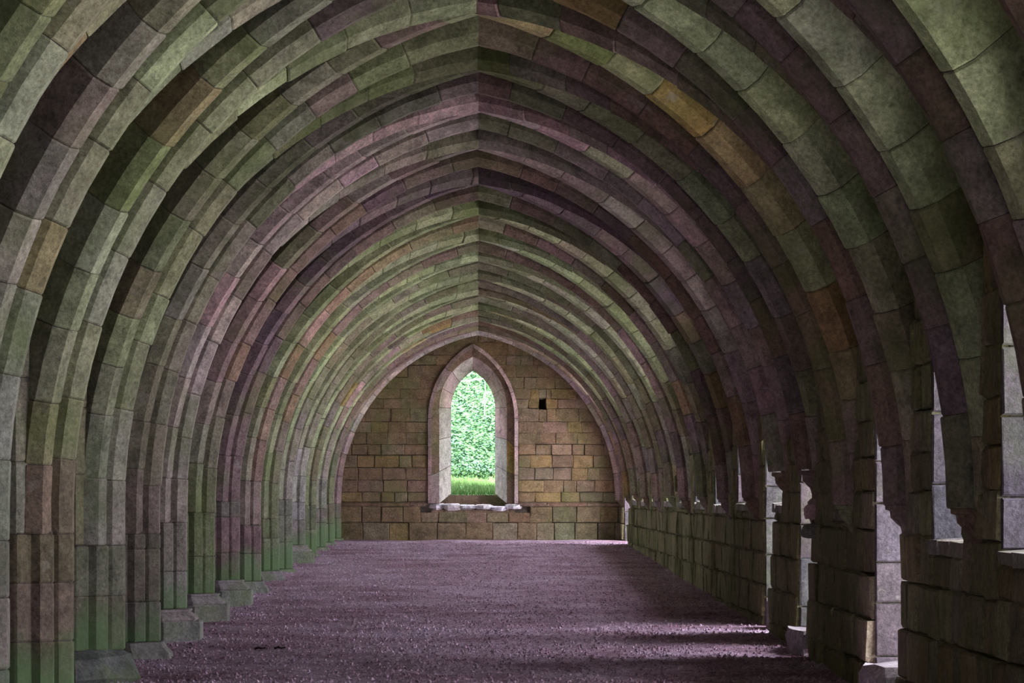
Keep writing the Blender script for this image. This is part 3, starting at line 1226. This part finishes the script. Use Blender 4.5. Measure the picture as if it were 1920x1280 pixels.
hill = grid_mesh('hill', list(np.linspace(-16, 16, 60)), list(np.linspace(YEND + 1.0, 112, 70)), hill_z, M_HILL)
tag(hill, 'green bank rising outside the end window', kind='structure')
mb = MB()
for i in range(52000):
    y = 86.2 + 9.5 * random.random() ** 1.2
    x = random.uniform(-3.2, 3.0)
    z = hill_z(x, y) + random.uniform(0, 0.28) * (0.5 + 0.8 * abs(math.sin(2.1 * x + 1.7 * y)))
    s = random.uniform(0.022, 0.055)
    th = random.uniform(0, 2 * PI)
    d = Vector((math.cos(th), math.sin(th), random.uniform(-0.5, 0.4))) * s
    e = Vector((-math.sin(th), math.cos(th), random.uniform(-0.3, 0.3))) * s * 0.5
    c = Vector((x, y, z))
    mb.add([c - d, c + e, c + d, c - e], [(0, 1, 2, 3)])
o = mb.build('undergrowth', M_LEAF)
tag(o, 'dense leafy undergrowth on the bank seen through the lancet', 'undergrowth', kind='stuff')
mb = MB()
for i in range(16000):
    y = 82.6 + 3.9 * random.random()
    x = random.uniform(-2.5, 2.3)
    z = hill_z(x, y)
    h = random.uniform(0.05, 0.16)
    th = random.uniform(0, PI)
    w = 0.008
    q = Vector((math.cos(th) * w, math.sin(th) * w, 0))
    c = Vector((x, y, z))
    mb.add([c - q, c + q, c + Vector((random.uniform(-.05, .05), random.uniform(-.05, .05), h))], [(0, 1, 2)])
o = mb.build('grass', M_GRASS)
tag(o, 'bright short grass at the foot of the bank outside the window', 'grass', kind='stuff')


def tube(pts, r, seg=6):
    rs = []
    for i, p in enumerate(pts):
        a, b = Vector(pts[max(0, i - 1)]), Vector(pts[min(len(pts) - 1, i + 1)])
        T = (b - a).normalized()
        u = T.cross(Vector((0.1, 1, 0.2))).normalized()
        w = T.cross(u)
        q = r * (1 - 0.4 * i / max(1, len(pts) - 1)) if r > 0.02 else r
        rs.append([Vector(p) + (u * math.cos(2 * PI * k / seg) + w * math.sin(2 * PI * k / seg)) * q for k in range(seg)])
    return rings(rs)


Mc, nt, b = new_mat('white_cord')
b.inputs['Base Color'].default_value = (0.75, 0.78, 0.75, 1)
P = [pt(830, 716, 88), pt(862, 714.5, 88), pt(895, 711.5, 88), pt(925, 706, 88), pt(950, 700, 88)]
o = obj('cord', *tube(P, 0.012), Mc)
tag(o, 'thin white cord strung across the top of the lancet view', 'cord')
P = [pt(909, 800, 88.4), pt(908.5, 765, 88.4), pt(910, 735, 88.4), pt(909, 712, 88.4)]
o = obj('sapling_stem', *tube(P, 0.021), leaf_mat('bark', (0.05, 0.08, 0.06), (0.09, 0.13, 0.1), 9))
tag(o, 'thin dark sapling stem upright in the greenery beyond the window', 'stem')

# ------------------------------------------------------------------ door steps and loose stones
STEPS = [('door_step', 3.14, 28.35, 0.0, 0.36, 1.1, 0.36, 'pale broken stone step at the foot of the near doorway'),
         ('door_step', 3.12, 27.8, 0.0, 0.40, 0.75, 0.22, 'lower pale slab in front of the near doorway step'),
         ('door_step', 3.17, 35.9, 0.0, 0.32, 1.2, 0.27, 'pale stone step at the foot of the second doorway'),
         ('stone_block', 3.24, 40.5, 0.0, 0.15, 0.5, 0.36, 'small pale block beside the third doorway on the right')]
for i, (nm, x, y, dz, sx, sy, sz, lab) in enumerate(STEPS):
    z = floor_z(y)
    v, f = rock((x, y, z + sz / 2 - 0.03), sx * 1.1, sy * 1.1, sz, 90 + i, 10, 0.86)
    o = obj(nm, v, f, M_PALE)
    tag(o, lab, 'step' if nm == 'door_step' else 'block')
for i, (px, py, r, lab) in enumerate([(622, 1060, 0.06, 'small pale stone alone on the gravel in the mid distance'),
                                      (1372, 1206, 0.035, 'small pale pebble on the gravel towards the right wall')]):
    Y = 1.0
    # depth where the floor meets this pixel
    Y = CAMZ / ((py - 925) / FPX + 0.929 / 81.2)
    p = pt(px, py, Y)
    v, f = rock((p[0], Y, floor_z(Y) + r * 0.3), r * 2.4, r * 1.8, r * 0.9, 300 + i, 7)
    tag(obj('loose_stone', v, f, M_PALE), lab, 'stone')
M_TWIG = leaf_mat('twig_bark', (0.03, 0.02, 0.02), (0.06, 0.045, 0.04), 20)
for i, (px, py, l, lab) in enumerate([(487, 1220, 0.05, 'dark twig on the gravel near the left piers, left of two'), (524, 1219, 0.05, 'dark twig on the gravel near the left piers, right of two')]):
    Y = CAMZ / ((py - 925) / FPX + 0.929 / 81.2)
    p = pt(px, py, Y)
    z = floor_z(Y) + 0.02
    o = obj('twig', *tube([(p[0] - l, Y, z), (p[0] - l * .3, Y + .02, z + .012), (p[0] + l * .4, Y - .02, z + .004), (p[0] + l, Y + .03, z + .01)], 0.011), M_TWIG)
    tag(o, lab, 'twig')
